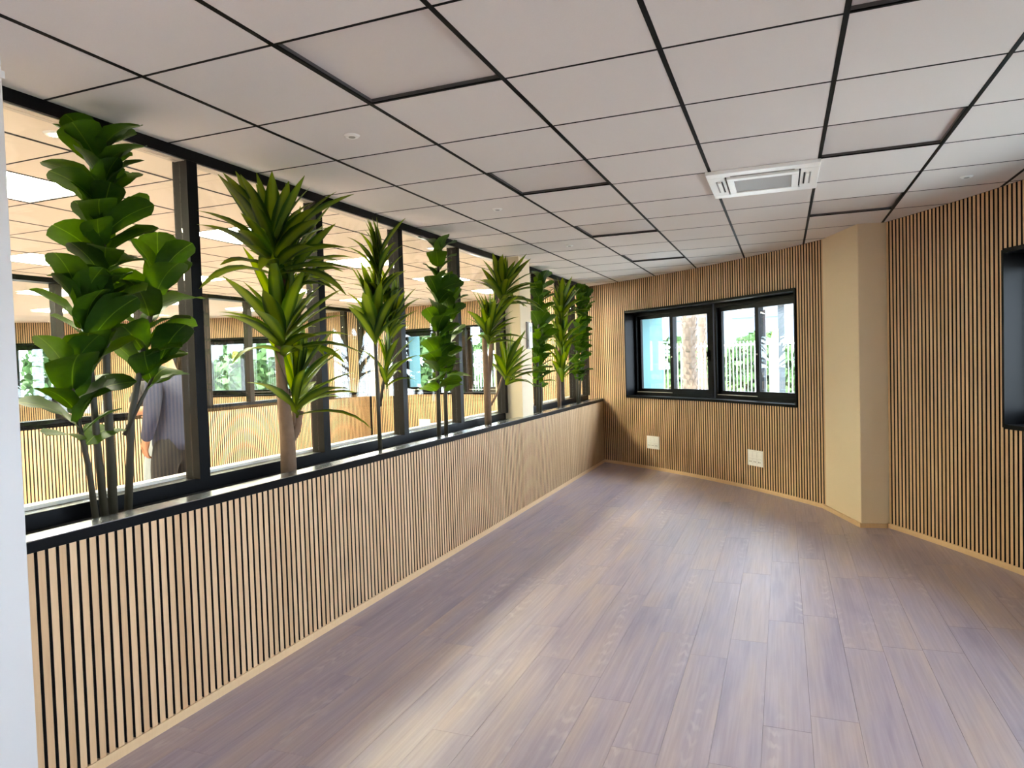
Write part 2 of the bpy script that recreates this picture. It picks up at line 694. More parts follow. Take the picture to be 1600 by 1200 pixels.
# far office: too far off to make out its tiles
pts = [(-17.8, -3.5), (-7.66, -3.5)] + [tuple(AP(a, RAD + .02)[:2]) for a in range(88, 206, 3)]
cf = struct(MB().prism(pts, H, H + .12).build('ceiling', TILEW), 'plain cream ceiling of the farthest office', 'ceiling')
# roof over everything
roof = struct(MB().prism([tuple(AP(a, RAD + .9)[:2]) for a in range(-28, 210, 4)], H + .13, H + .4)
              .build('roof', CONC), 'flat roof slab of the round building', 'roof')


# ------------------------------------------------------------------ round facade
WINS = {1: (38.65, 55.15), 2: (9.2, 25.65), 3: (66.9, 83.3), 4: (94.7, 111.2), 5: (123.5, 140.0), 6: (-19.3, -2.8), 7: (152, 168.5)}
SLAT_W, SLAT_P, SLAT_D = 0.0245, 0.040, 0.013
BASE = 0.042


def slat_mesh(h):
    # local: x tangent, y outward (0 = visible face), z up ; face oak, edges black
    return MB().box((-SLAT_W / 2, 0, 0), (SLAT_W / 2, SLAT_D, h), 0, [1, 1, 0, 1, 1, 1]).mesh('slat', [OAK, MDF])


SLATS = {k: slat_mesh(h) for k, h in dict(full=H - BASE - .002, above=H - WZ1 - .014, below=WZ0 - BASE - .012).items()}


def win_at(a, pad=0.0):
    for k, (p, q) in WINS.items():
        if p - pad < a < q + pad:
            return k
    return None


def facade(name, label, a0, a1, single_from, single_to):
    """one stretch of facade with its felt backing, skirting and oak slats; slats between
    single_from and single_to are separate parts, the rest one stuff part"""
    b = MB()
    cuts = [a0]
    for k, (p, q) in sorted(WINS.items(), key=lambda t: t[1][0]):
        if p >= a0 and q <= a1:
            cuts += [p, q]
    cuts.append(a1)
    for i in range(len(cuts) - 1):
        p, q = cuts[i], cuts[i + 1]
        if i % 2 == 0:
            b.arc(p, q, RAD + SLAT_D, RAD + .20, 0, H + .02)
        else:
            b.arc(p, q, RAD + SLAT_D, RAD + .20, 0, WZ0)
            b.arc(p, q, RAD + SLAT_D, RAD + .20, WZ1, H + .02)
    root = struct(b.build(name, FELT), label, 'wall')
    MB().arc(a0, a1, RAD - .006, RAD + SLAT_D, 0, BASE).build('skirting', OAKB, root)
    n = int(R(a1 - a0) * RAD / SLAT_P)
    st = MB()
    for i in range(n):
        a = a0 + (a1 - a0) * (i + .5) / n
        wk = win_at(a, 0.08)
        for kind in (['full'] if wk is None else ['below', 'above']):
            z = BASE if kind != 'above' else WZ1 + .012
            if single_from <= a <= single_to:
                o = obj('slat', SLATS[kind], root)
                o.location = AP(a, RAD, z)
                o.rotation_euler = (0, 0, R(a) - math.pi / 2)
            else:
                h = {'full': H - BASE - .002, 'above': H - WZ1 - .014, 'below': WZ0 - BASE - .012}[kind]
                c, s_ = math.cos(R(a)), math.sin(R(a))
                tx, ty = s_, -c
                base = AP(a, RAD)
                pts = []
                for zz in (z, z + h):
                    for (u, v) in ((-SLAT_W / 2, 0), (SLAT_W / 2, 0), (SLAT_W / 2, SLAT_D), (-SLAT_W / 2, SLAT_D)):
                        pts.append((base.x + tx * u + c * v, base.y + ty * u + s_ * v, zz))
                st.poly8(pts, 0, [1, 1, 0, 1, 1, 1])
    if st.v:
        so = st.build('slats', [OAKI, MDF], root)
        so['kind'] = 'stuff'
    return root


facade('wall_far', 'curved oak slat wall with the sliding window at the end of the room', 35.6, 59.3, 0, 90)
facade('wall_right', 'curved oak slat wall right of the beige column', -25, 35.6, 17, 36)
facade('wall_middle', 'oak slat outer wall of the lit office behind the glass', 59.3, 86.8, 400, 401)
facade('wall_left', 'oak slat outer wall of the farthest office', 87.2, 205, 400, 401)

# outer leaf of the facade, rendered teal
b = MB()
cuts = [-27]
for k, (p, q) in sorted(WINS.items(), key=lambda t: t[1][0]):
    cuts += [p - .1, q + .1]
cuts.append(206)
for i in range(len(cuts) - 1):
    p, q = cuts[i], cuts[i + 1]
    if i % 2 == 0:
        b.arc(p, q, RAD + .2, RAD + .78, -.4, H + .13)
    else:
        b.arc(p, q, RAD + .2, RAD + .78, -.4, WZ0 - .03)
        b.arc(p, q, RAD + .2, RAD + .78, WZ1 + .03, H + .13)
struct(b.build('wall_outer', TEAL), 'pale teal rendered outer wall seen through the windows', 'wall')


# ------------------------------------------------------------------ windows
def window(k, label, detail=True):
    a0, a1 = WINS[k]
    am = (a0 + a1) / 2
    root = empty('window_%d' % k, AP(am, RAD, WZ0))
    struct(root, label, 'window')
    inv = Matrix.Translation(AP(am, RAD, WZ0)).inverted()
    for (p, q) in ((a0, am), (am, a1)):
        P0, P1 = AP(q, RAD - .008), AP(p, RAD - .008)      # left to right seen from inside
        t = (P1 - P0).normalized()
        n = Vector((-t.y, t.x, 0))                          # outward
        W = (P1 - P0).length
        mw = inv @ Matrix(((t.x, n.x, 0, P0.x), (t.y, n.y, 0, P0.y), (0, 0, 1, WZ0), (0, 0, 0, 1)))
        hgt = WZ1 - WZ0
        T = .022

        def part(name, mb, mat, par=root, bevel=0):
            o = mb.build(name, mat)
            o.parent = par
            o.matrix_local = mw if par is root else Matrix.Identity(4)
            return o
        first = (q == a1)
        part('sill_board', MB().box((0, -.006, 0), (W, .24, T)), BLACKM)
        part('head_board', MB().box((0, -.006, hgt - T), (W, .24, hgt)), BLACKM)
        if first:
            part('jamb_board', MB().box((0, -.006, T), (T, .24, hgt - T)), BLACKM)
        else:
            part('jamb_board', MB().box((W - T, -.006, T), (W, .24, hgt - T)), BLACKM)
        xa = T if first else 0
        xb = W if first else W - T
        # fixed outer frame
        fr = MB()
        y0, y1 = .165, .245
        fr.box((xa, y0, T), (xb, y1, T + .045)).box((xa, y0, hgt - T - .05), (xb, y1, hgt - T))
        fr.box((xa, y0, T + .045), (xa + .04, y1, hgt - T - .05)).box((xb - .04, y0, T + .045), (xb, y1, hgt - T - .05))
        part('frame', fr, BLACKM)
        tr = MB().box((xa + .04, y0 - .004, T + .045), (xa + (xb - xa) * .5, y0 + .012, T + .052))
        part('track', tr, ALU)
        za, zb = T + .045, hgt - T - .05
        mid = xa + (xb - xa) * .5

        def sash(l, r, yy, stile, rail):
            s = MB()
            s.box((l, yy, za), (r, yy + .034, za + rail)).box((l, yy, zb - rail), (r, yy + .034, zb))
            s.box((l, yy, za + rail), (l + stile, yy + .034, zb - rail)).box((r - stile, yy, za + rail), (r, yy + .034, zb - rail))
            so = part('sash', s, BLACKM)
            pn = MB().box((l + stile - .005, yy + .014, za + rail - .005), (r - stile + .005, yy + .020, zb - rail + .005))
            part('pane', pn, WGLASS, so)
            return so
        sash(xa + .04, mid + .03, .205, .05, .05)
        s2 = sash(mid - .03, xb - .04, .168, .062, .06)
        if detail:
            zc = (za + zb) / 2 - .05
            h = MB().box((xb - .085, .150, zc - .07), (xb - .06, .168, zc + .07)).box((xb - .081, .128, zc - .012), (xb - .064, .150, zc + .05))
            part('handle', h, BLACKM, s2)
            part('lock_button', MB().box((mid - .008, .163, zc - .01), (mid + .008, .170, zc + .008)), ALU, s2)
    return root


window(1, 'black framed sliding window in the slat wall at the end of the room')
window(2, 'black window reveal cut off by the right edge of the photo')
window(3, 'black framed window behind the glass with a teal strip, right of the third plant')
window(4, 'wide black window of the farthest office, seen behind the thick trunked dracaena')
window(5, 'small black window at far left behind the big fiddle-leaf plant')
window(6, 'black framed sliding window beside the camera', False)
window(7, 'black framed window on the far side of the farthest office', False)

# ------------------------------------------------------------------ columns and plain walls
colm = struct(MB().prism([(0.86, 6.735), (0.612, 6.692), (0.345, 7.475), (0.55, 7.56), (0.95, 6.95)][::-1], 0, H + .01).build('column_right', BEIGE, bevel=.006),
              'beige painted square column between the slat walls', 'column')
bs = MB().prism([(0.815, 6.705), (0.602, 6.672), (0.322, 7.475), (0.345, 7.475), (0.612, 6.692), (0.82, 6.726)][::-1], 0, BASE - .004)
bs.build('skirting', OAKB, colm)
cm = struct(MB().box((-2.86, 6.80, 0), (-2.555, 7.13, H + .01)).build('column_middle', BEIGE, bevel=.005),
            'cream column standing in the planter wall between the plants', 'column')
wl = struct(MB().box((-2.95, 0.62, 0), (-2.475, 1.612, H + .01)).build('wall_near', WHITE, bevel=.004),
            'white wall end at the left edge of the photo', 'wall')
MB().box((-2.957, 0.613, H - .075), (-2.468, 1.617, H - .05)).build('trim_strip', WHITE, wl)
struct(MB().box((-17.9, -3.7, 0), (1.9, -3.5, H + .01)).build('wall_back', WHITE), 'white wall behind the camera', 'wall')

# ------------------------------------------------------------------ planter wall (near)
YE = CY + math.sqrt(RAD ** 2 - (XP - CX) ** 2)       # where it meets the facade
SLB = XP - SLAT_D
core = MB().box((-2.84, 1.612, 0), (SLB, YE + .12, CAPZ - .041))
pw = struct(core.build('wall_planter', FELT), 'low oak slat planter wall with a black cap under the glazing', 'wall')
hs = CAPZ - .041 - BASE
HW = 0.0270
half = MB().box((-SLAT_D, -HW / 2, 0), (0, HW / 2, hs), 0, [1, 1, 1, 0, 1, 1]).mesh('slat', [OAK, MDF])
y = 1.612 + .012 + SLAT_W / 2
while y < YE - .005:
    obj('slat', half, pw, (XP, y, BASE))
    y += SLAT_P
MB().box((SLB, 1.612, 0), (XP + .007, YE, BASE)).build('skirting', OAKB, pw)
MB().box((-2.612, 1.612, CAPZ - .041), (XP + .006, YE + .02, CAPZ)).build('cap', BLACKM, pw, bevel=.002)
MB().box((-2.611, 1.614, CAPZ), (XP + .002, YE + .02, CAPZ + .0025)).build('cap_plate', CAPT, pw)
MB().box((-2.752, 1.612, CAPZ - .041), (-2.612, YE + .08, CAPZ - .018)).build('planting_trough', SOIL, pw)
MB().box((-2.835, 1.612, CAPZ - .041), (-2.752, YE + .1, CAPZ + .048)).build('bottom_rail', BLACKM, pw)
MB().box((-2.90, 1.612, CAPZ + .03), (-2.835, YE + .1, CAPZ + .064)).build('window_board', WHITE, pw)

# glazing above
gz = struct(MB().box((-2.795, 1.612, H - .053), (-2.72, YE + .12, H + .01)).build('trim_glazing', BLACKM),
            'black framed glass screen above the planter wall', 'glass screen')
MB().box((-2.80, 1.612, H - .056), (-2.735, 6.8, H - .052)).build('head_soffit', ALU, gz)
posts = [1.64, 2.665, 3.675, 4.675, 5.685, 6.765, 7.165, 7.90, 8.82, 9.41, YE + .02]
for py in posts:
    MB().box((-2.815, py - .033, CAPZ + .048), (-2.722, py + .033, H - .053), 0, [1, 1, 1, 0, 1, 1]).build('mullion', [BLACKM, BRONZE], gz)
for a, c in zip(posts[:-1], posts[1:]):
    if a > 6.7 and c < 7.3:
        continue
    MB().box((-2.772, a + .034, CAPZ + .049), (-2.764, c - .034, H - .057)).build('pane', GLASS, gz)

# ------------------------------------------------------------------ second planter wall and screen
YE2 = CY + math.sqrt(RAD ** 2 - (XP2 - CX) ** 2)
pw2 = struct(MB().box((-7.9, -3.5, 0), (XP2 - SLAT_D, YE2 + .05, .955)).build('wall_planter', FELT), 'far low oak slat wall under the second glass screen', 'wall')
st = MB()
y = -3.4
while y < YE2 - .01:
    st.box((XP2 - SLAT_D, y - SLAT_W / 2, BASE), (XP2, y + SLAT_W / 2, .955), 0, [1, 1, 1, 0, 1, 1])
    y += SLAT_P
so = st.build('slats', [OAKI, MDF], pw2)
so['kind'] = 'stuff'
MB().box((XP2 - SLAT_D, -3.5, 0), (XP2 + .007, YE2, BASE)).build('skirting', OAKB, pw2)
MB().box((-7.72, -3.5, .955), (XP2 + .006, YE2, 1.0)).build('cap', BLACKG, pw2)
MB().box((-7.9, -3.5, .955), (-7.72, YE2, 1.035)).build('bottom_rail', BLACKM, pw2)
gz2 = struct(MB().box((-7.80, -3.5, H - .055), (-7.64, YE2 + .05, H + .01)).build('trim_glazing', BLACKM), 'second glass screen with slim grey posts farther back', 'glass screen')
posts2 = [-3.45, -2.2, -1.1, 0, 1.1, 2.2, 3.3, 4.4, 5.51, 6.6, 7.70, 8.55, 9.75, 11.1, YE2 - .02]
for py in posts2:
    MB().box((-7.79, py - .045, 1.035), (-7.70, py + .045, H - .055)).build('mullion', BRONZE, gz2)
for a, c in zip(posts2[:-1], posts2[1:]):
    MB().box((-7.752, a + .046, 1.036), (-7.744, c - .046, H - .056)).build('pane', GLASS, gz2)


# ================================================================== THINGS ON CEILING AND WALLS
def panel_light(c, on, label, group):
    root = empty('panel_light', (c[0], c[1], H))
    tag(root, label, 'ceiling light', group)
    f = MB()
    e0, e1 = (.290, .280) if on else (.294, .289)
    for (a, b_) in (((-e0, -e0), (e0, -e1)), ((-e0, e1), (e0, e0)), ((-e0, -e1), (-e1, e1)), ((e1, -e1), (e0, e1))):
        f.box((a[0], a[1], .000 if on else .004), (b_[0], b_[1], .022))
    f.build('frame', WHITE if on else PANF, root)
    MB().box((-e1 - .001, -e1 - .001, .004 if on else .016), (e1 + .001, e1 + .001, .018 if on else .024)).build('diffuser', LEDM if on else OFFP, root)
    return root


OFFL = {(1, 0): 'unlit square ceiling panel nearest the glazing and the camera', (1, 3): 'unlit ceiling panel left of the air conditioner, second in its row',
        (1, 6): 'unlit ceiling panel third in the row along the glazing', (1, 9): 'unlit ceiling panel nearest the end wall',
        (4, 0): 'unlit ceiling panel cut by the top edge of the photo', (4, 3): 'unlit ceiling panel right of the air conditioner',
        (4, 6): 'unlit ceiling panel in front of the beige column', (1, -3): 'unlit ceiling panel behind the camera on the glazing side',
        (4, -3): 'unlit ceiling panel behind the camera on the window side'}
for (i, j), lb in OFFL.items():
    panel_light((GX0 + .6 * i + .3, GY0 + .6 * j + .3), False, lb, 'unlit ceiling panels')
MIDL = {(-1, -1): 'lit ceiling panel behind the glass, nearest, at the left edge beside the big plant', (-1, 2): 'lit ceiling panel behind the glass, left of the thick trunked dracaena top',
        (-1, 5): 'lit ceiling panel behind the glass, between the second and third mullion', (-1, 8): 'lit ceiling panel behind the glass beside the top of the second fiddle-leaf plant',
        (-1, 11): 'lit ceiling panel behind the glass nearest the cream column', (-5, 2): 'lit ceiling panel in front of the second screen at far left',
        (-5, 5): 'lit ceiling panel in front of the second screen behind the first mullion', (-5, 8): 'lit ceiling panel in front of the second screen behind the second mullion',
        (-5, 11): 'lit ceiling panel in front of the second screen nearest the slat wall', (-5, -1): 'lit ceiling panel in front of the second screen out of view at left',
        (-1, -4): 'added unseen lit ceiling panel, level with the camera', (-5, -4): 'added unseen lit ceiling panel by the second screen, level with the camera',
        (-1, -7): 'added unseen lit ceiling panel, behind the camera', (-5, -7): 'added unseen lit ceiling panel by the second screen, behind the camera'}  # unseen panels level with and behind the camera, added to light the empty room
for (i, j), lb in MIDL.items():
    panel_light((MGX + .6 * i + .3, MGY + .6 * j + .3), True, lb, 'lit ceiling panels of the office')
far_p = [(-8.93, 6.32), (-8.93, 8.12), (-8.93, 9.92), (-8.93, 4.52), (-11.33, 6.32), (-11.33, 8.12), (-11.33, 9.6), (-11.33, 4.52), (-13.73, 6.32), (-13.73, 4.52)]
for k, c in enumerate(far_p):
    o = panel_light((c[0], c[1]), True, 'lit ceiling panel of the farthest office, seen through both screens', 'lit ceiling panels of the farthest office')
    o.location.z = H - .024


def downlight(c, on, label, group):
    root = empty('downlight', (c[0], c[1], H))
    tag(root, label, 'downlight', group)
    MB().prism_c((0, 0), .030, .038, -.008, 0.0, 20, 0).build('trim_ring', PLAST, root, smooth=False)
    MB().prism_c((0, 0), .016, .016, -.0095, -.007, 16, 0).build('lens', SPOTM if on else GREYP, root)
    return root


for c, lb in (((-1.89, 2.83), 'small unlit ceiling spot nearest the camera along the glazing'), ((-1.89, 4.63), 'small unlit ceiling spot second along the glazing'),
              ((-1.89, 6.43), 'small unlit ceiling spot third along the glazing'), ((1.11, 5.23), 'small unlit ceiling spot near the right slat wall')):
    downlight(c, False, lb, 'unlit ceiling spots')
for c, lb in (((-3.06, 2.21), 'small lit downlight behind the glass at top left'), ((-3.08, 4.04), 'small lit downlight beside the second mullion'),
              ((-3.08, 5.85), 'small lit downlight behind the glass near the second fiddle-leaf plant'), ((-7.05, 5.03), 'small lit downlight close to the second screen')):
    o = downlight(c, True, lb, 'lit downlights of the office')
    o.scale = (1.2, 1.2, 1)

# air-conditioning cassette
ac = empty('air_conditioner', (-0.1, 4.655, H))
tag(ac, 'white ceiling air-conditioning cassette with grey intake grille', 'air conditioner')
hx, hy = .318, .335
p = MB()
p.box((-hx, -hy, -.022), (hx, -.235, 0)).box((-hx, .235, -.022), (hx, hy, 0)).box((-hx, -.235, -.022), (-.215, .235, 0)).box((.215, -.235, -.022), (hx, .235, 0))
p.build('fascia', PLAST, ac, bevel=.004)
f2 = MB()
for (a, b_) in (((-.205, -.225), (.205, -.165)), ((-.205, .165), (.205, .225)), ((-.205, -.165), (-.165, .165)), ((.165, -.165), (.205, .165))):
    f2.box((a[0], a[1], -.034), (b_[0], b_[1], -.006))
f2.build('grille_frame', PLAST, ac, bevel=.004)
MB().box((-.17, -.17, -.028), (.17, .17, -.012)).build('intake_grille', GREYP, ac)
MB().box((-.214, -.234, -.012), (.214, .234, -.002)).build('recess', DARKH, ac)
for sx in (-1, 1):
    for (q0, q1) in ((.232, .240), (.262, .272)):
        MB().box((sx * q0, -.14, -.026), (sx * q1, .14, -.020)).build('outlet_slot', DARKH if q0 < .25 else GREYP, ac)
    MB().box((sx * .242, -.14, -.032), (sx * .262, .14, -.020)).build('louvre', PLAST, ac, bevel=.003)
for sy in (-1, 1):
    MB().box((-.18, sy * .245, -.026), (.18, sy * .252, -.020)).build('outlet_slot', GREYP, ac)

# multi-socket plates
def socket_plate(a, z, wd, ht, label):
    root = empty('socket_plate', AP(a, RAD, z), R(a) - math.pi / 2)
    tag(root, label, 'wall socket', 'white socket plates on the slat wall')
    MB().box((-wd / 2, -.012, -ht / 2), (wd / 2, .002, ht / 2)).build('plate', PLAST, root, bevel=.003)
    for r in range(2):
        for c in range(3):
            xc, zc = (c - 1) * wd * .3, (r - .5) * ht * .46
            ins = MB().box((xc - wd * .13, -.0145, zc - ht * .19), (xc + wd * .13, -.011, zc + ht * .19)).build('socket_insert', PLAST, root, bevel=.001)
            if r == 0:
                for s in (-1, 1):
                    MB().box((xc + s * .012 - .004, -.0156, zc - .005), (xc + s * .012 + .004, -.0140, zc + .005)).build('hole', DARKH, ins)
    return root


socket_plate(52.32, .375, .235, .175, 'white socket plate low on the slat wall, nearer the planter wall')
socket_plate(42.28, .37, .245, .18, 'white socket plate low on the slat wall, nearer the beige column')
socket_plate(80.0, .42, .26, .16, 'white socket plate on the slat wall behind the glass')
th = empty('thermostat', (-2.555, 7.02, 1.80))
tag(th, 'small white and grey control box on the cream column', 'control box')
MB().box((0, -.06, -.13), (.014, .06, .16)).build('back_plate', GREYP, th, bevel=.002)
MB().box((.014, -.05, -.12), (.034, .05, .15)).build('housing', PLAST, th, bevel=.004)
MB().box((.034, -.03, .05), (.0355, .03, .11)).build('display', GREYP, th)


# ================================================================== PLANTS
def fig_leaf(seed):
    """fiddle-leaf: obovate, broad at the tip, folded along the midrib; length 1 along +Y"""
    r = random.Random(seed)
    prof = [(0, .015), (.04, .04), (.12, .19), (.28, .27), (.45, .31), (.6, .35), (.75, .365), (.88, .31), (.96, .18), (1.0, .03)]
    droop = r.uniform(.10, .28)
    V, F = [], []
    for (t, wd) in prof:
        zc = .10 * math.sin(t * 2.4) - droop * t * t
        wv = .018 * math.sin(t * 19 + seed)
        for s in (-1, -.55, 0, .55, 1):
            V.append((s * wd, t, zc + .16 * wd * abs(s) ** 1.4 + (wv if abs(s) == 1 else 0)))
    k = 5
    for i in range(len(prof) - 1):
        for j in range(k - 1):
            F.append((i * k + j, i * k + j + 1, (i + 1) * k + j + 1, (i + 1) * k + j))
    me = bpy.data.meshes.new('leaf')
    me.from_pydata(V, [], F)
    me.materials.append(FIG)
    me.polygons.foreach_set('use_smooth', [True] * len(F))
    return me


def strap_leaf(seed, droop):
    """dracaena: long lance blade, channelled, arching; length 1 along +Y"""
    prof = [(0, .040), (.08, .044), (.2, .070), (.38, .096), (.55, .100), (.72, .080), (.87, .044), (1.0, .004)]
    V, F = [], []
    a = 0.0
    y = z = 0.0
    pt = 0
    for (t, wd) in prof:
        dt = t - pt
        a -= droop * dt * (0.4 + 1.3 * t)
        y += math.cos(a) * dt
        z += math.sin(a) * dt
        pt = t
        for s in (-1, 0, 1):
            V.append((s * wd * .92, y, z + .35 * wd * abs(s)))
    for i in range(len(prof) - 1):
        for j in range(2):
            F.append((i * 3 + j, i * 3 + j + 1, (i + 1) * 3 + j + 1, (i + 1) * 3 + j))
    me = bpy.data.meshes.new('leaf')
    me.from_pydata(V, [], F)
    me.materials.append(DRA)
    me.polygons.foreach_set('use_smooth', [True] * len(F))
    return me


FIGS = [fig_leaf(s) for s in range(4)]
STRAPS = [strap_leaf(0, .05), strap_leaf(1, .25), strap_leaf(2, .55), strap_leaf(3, .9)]


def xmin(y):
    return -2.535 if 6.70 < y < 7.2 else -2.712


def add_leaf(root, me, base, d, length, width=1.0, twist=0.0, rng=random):
    d = Vector(d).normalized()
    base = Vector(base)
    hw = .2 * length * width
    for _ in range(40):          # keep the blade off glass, post and ceiling
        tip = base + d * length
        bad = False
        if min(tip.x, (base + d * length * .6).x) - hw * .35 < xmin(tip.y):
            d = (d + Vector((.09, 0, 0))).normalized()
            bad = True
        if tip.z + hw * .2 > H - .03:
            d = (d + Vector((.02, 0, -.09))).normalized()
            bad = True
        if not bad:
            break
    zref = Vector((0, 0, 1))
    if abs(d.z) > .93:
        zref = Vector((1, .2, 0))
    xa = d.cross(zref).normalized()
    za = xa.cross(d)
    rot = Matrix.Rotation(twist, 3, d)
    xa, za = rot @ xa, rot @ za
    loc = base - root.location
    mw = Matrix(((xa.x * length * width, d.x * length, za.x * length, loc.x),
                 (xa.y * length * width, d.y * length, za.y * length, loc.y),
                 (xa.z * length * width, d.z * length, za.z * length, loc.z), (0, 0, 0, 1)))
    return obj('leaf', me, root, mw=mw)


def stem(root, pts, rad, mat, name='stem', seg=8):
    mb = MB().tube([Vector(p) - root.location for p in pts], rad, seg)
    return mb.build(name, mat, root, smooth=True)


def along(pts, t):
    pts = [Vector(p) for p in pts]
    L = [(pts[i + 1] - pts[i]).length for i in range(len(pts) - 1)]
    s = t * sum(L)
    for i, l in enumerate(L):
        if s <= l or i == len(L) - 1:
            return pts[i].lerp(pts[i + 1], min(1, s / l))
        s -= l


def ficus(base, stems, label, seed):
    """stems: (points, radius, from t, number of leaves, leaf length, upright)"""
    r = random.Random(seed)
    root = empty('fiddle_leaf_plant', base)
    tag(root, label, 'plant', 'artificial plants in the planter wall')
    for (pts, rad, t0, n, ll, upr) in stems:
        stem(root, pts, [rad * (1 - .45 * i / (len(pts) - 1)) for i in range(len(pts))], STEM)
        ph = r.uniform(0, 6.28)
        for k in range(n):
            t = t0 + (1 - t0) * k / max(1, n - 1)
            ph += 2.4 + r.uniform(-.35, .35)
            el = upr + .38 + (.42 * (k / n)) + r.uniform(-.3, .3)
            if k >= n - 3:
                el = 1.05 + r.uniform(-.15, .25)
            # leaves turn away from the glass behind them
            dx, dy = math.cos(ph), math.sin(ph)
            d = Vector((dx * .75 + .18, dy, 0)).normalized() * math.cos(el)
            d.z = math.sin(el)
            add_leaf(root, r.choice(FIGS), along(pts, t), d, ll * r.uniform(.8, 1.12), r.uniform(.92, 1.1), r.uniform(-.6, .6))
    return root


def dracaena(base, trunks, rosettes, label, seed, mat=BARK):
    r = random.Random(seed)
    root = empty('dracaena_plant', base)
    tag(root, label, 'plant', 'artificial plants in the planter wall')
    for (pts, rad) in trunks:
        stem(root, pts, rad, mat, 'trunk', 10)
    for (c, n, ll, spread, lean) in rosettes:
        n = int(n * 1.5)
        ph = r.uniform(0, 6.28)
        for k in range(n):
            u = k / (n - 1)
            ph += 2.4 + r.uniform(-.2, .2)
            el = 1.45 - (1.45 - spread - .08) * u ** .9 + r.uniform(-.14, .14)
            d = Vector((math.cos(ph) * .72 + .15, math.sin(ph), 0)).normalized() * math.cos(el)
            d.z = math.sin(el)
            d += Vector(lean)
            me = STRAPS[min(3, int(u * 2.6 + r.uniform(0, 1.2)))]
            b = Vector(c) + Vector((0, 0, (.5 - u) * .20))
            add_leaf(root, me, b, d, ll * r.uniform(.78, 1.1) * (1 if u > .12 else .75), r.uniform(.85, 1.15), r.uniform(-.3, .3))
    return root


XS = -2.665
ZB = CAPZ - .03
ficus((XS, 2.10, ZB), [
    ([(XS, 2.10, ZB), (XS, 2.10, 1.45), (-2.64, 2.09, 2.0), (-2.64, 2.10, 2.48)], .020, .56, 42, .225, .12),
    ([(XS, 2.06, ZB), (XS, 2.04, 1.3), (-2.63, 2.0, 1.65), (-2.62, 1.96, 1.84)], .017, .66, 13, .24, .18),
    ([(XS, 2.02, ZB), (XS, 2.0, 1.15), (-2.62, 1.93, 1.36), (-2.60, 1.89, 1.54)], .014, .52, 13, .22, .12),
    ([(XS, 2.17, ZB), (XS, 2.21, 1.35), (-2.64, 2.28, 1.7), (-2.63, 2.36, 1.98)], .018, .56, 17, .24, .10),
    ([(XS, 2.17, ZB + .35), (-2.64, 2.27, 1.46), (-2.62, 2.33, 1.58)], .010, .6, 6, .23, .05)],
    'big fiddle-leaf plant with several dark stems nearest the camera', 21)
dracaena((XS, 3.225, ZB), [
    ([(XS, 3.225, ZB), (XS, 3.225, 1.13), (-2.66, 3.20, 1.33), (-2.655, 3.17, 1.62), (-2.65, 3.165, 1.72)], [.046, .044, .036, .024, .022]),
    ([(-2.66, 3.22, 1.10), (-2.65, 3.285, 1.18), (-2.65, 3.31, 1.27), (-2.65, 3.315, 1.285)], [.028, .028, .027, .033]),
    ([(-2.65, 3.27, 1.2), (-2.645, 3.27, 1.36)], [.010, .009]),
    ([(-2.65, 3.17, 1.66), (-2.64, 3.16, 1.85), (-2.635, 3.15, 2.2)], [.018, .015, .012]),
    ([(-2.64, 3.17, 1.9), (-2.63, 3.24, 2.12)], [.014, .012])],
    [((-2.635, 3.13, 2.15), 28, .50, .10, (0, -.10, .05)), ((-2.63, 3.25, 2.08), 16, .42, .20, (0, .25, .05)),
     ((-2.64, 3.18, 1.70), 24, .48, .15, (0, .06, .1)), ((-2.64, 3.275, 1.35), 15, .46, .20, (.1, .3, .05))],
    'thick trunked dracaena with four leaf heads, second plant from the left', 31)
dracaena((XS, 4.20, ZB), [
    ([(XS, 4.20, ZB), (XS, 4.19, 1.3), (-2.65, 4.16, 1.72), (-2.64, 4.20, 2.2)], [.016, .014, .012, .010]),
    ([(XS, 4.21, 1.25), (-2.65, 4.28, 1.5), (-2.64, 4.32, 1.80)], [.012, .011, .010])],
    [((-2.64, 4.20, 2.22), 15, .35, .95, (0, 0, .2)), ((-2.64, 4.22, 2.05), 10, .32, .7, (0, .1, .1)), ((-2.64, 4.15, 1.78), 20, .42, .85, (0, -.08, .2)), ((-2.64, 4.33, 1.80), 16, .40, .75, (0, .15, .2)),
     ((-2.64, 4.27, 1.47), 10, .32, .45, (0, .1, .1))],
    'slim upright dracaena with yellow-green leaves, third plant from the left', 41, STEM)
ficus((XS, 5.15, ZB), [
    ([(XS, 5.10, ZB), (XS, 5.11, 1.6), (-2.64, 5.15, 2.48)], .019, .25, 40, .215, .05),
    ([(XS, 5.23, ZB), (XS, 5.25, 1.5), (-2.64, 5.35, 2.15)], .018, .30, 26, .22, .05)],
    'fiddle-leaf plant with two dark stems, between the two dracaenas before the cream column', 51)
dracaena((XS, 6.13, ZB), [
    ([(XS, 6.13, ZB), (XS, 6.12, 1.35), (-2.65, 6.06, 1.8)], [.036, .032, .022]),
    ([(XS, 6.14, 1.30), (-2.64, 6.24, 1.8), (-2.60, 6.38, 2.2)], [.028, .022, .016]),
    ([(-2.66, 6.15, 1.1), (-2.63, 6.28, 1.22), (-2.61, 6.40, 1.40)], [.014, .012, .010])],
    [((-2.58, 6.38, 2.18), 28, .46, .12, (.1, 0, .1)), ((-2.62, 6.09, 1.80), 22, .42, .20, (.05, .1, .15)), ((-2.58, 6.42, 1.40), 16, .44, .25, (.2, .25, .1))],
    'dracaena with three leaf heads and pale trunks beside the cream column', 61)
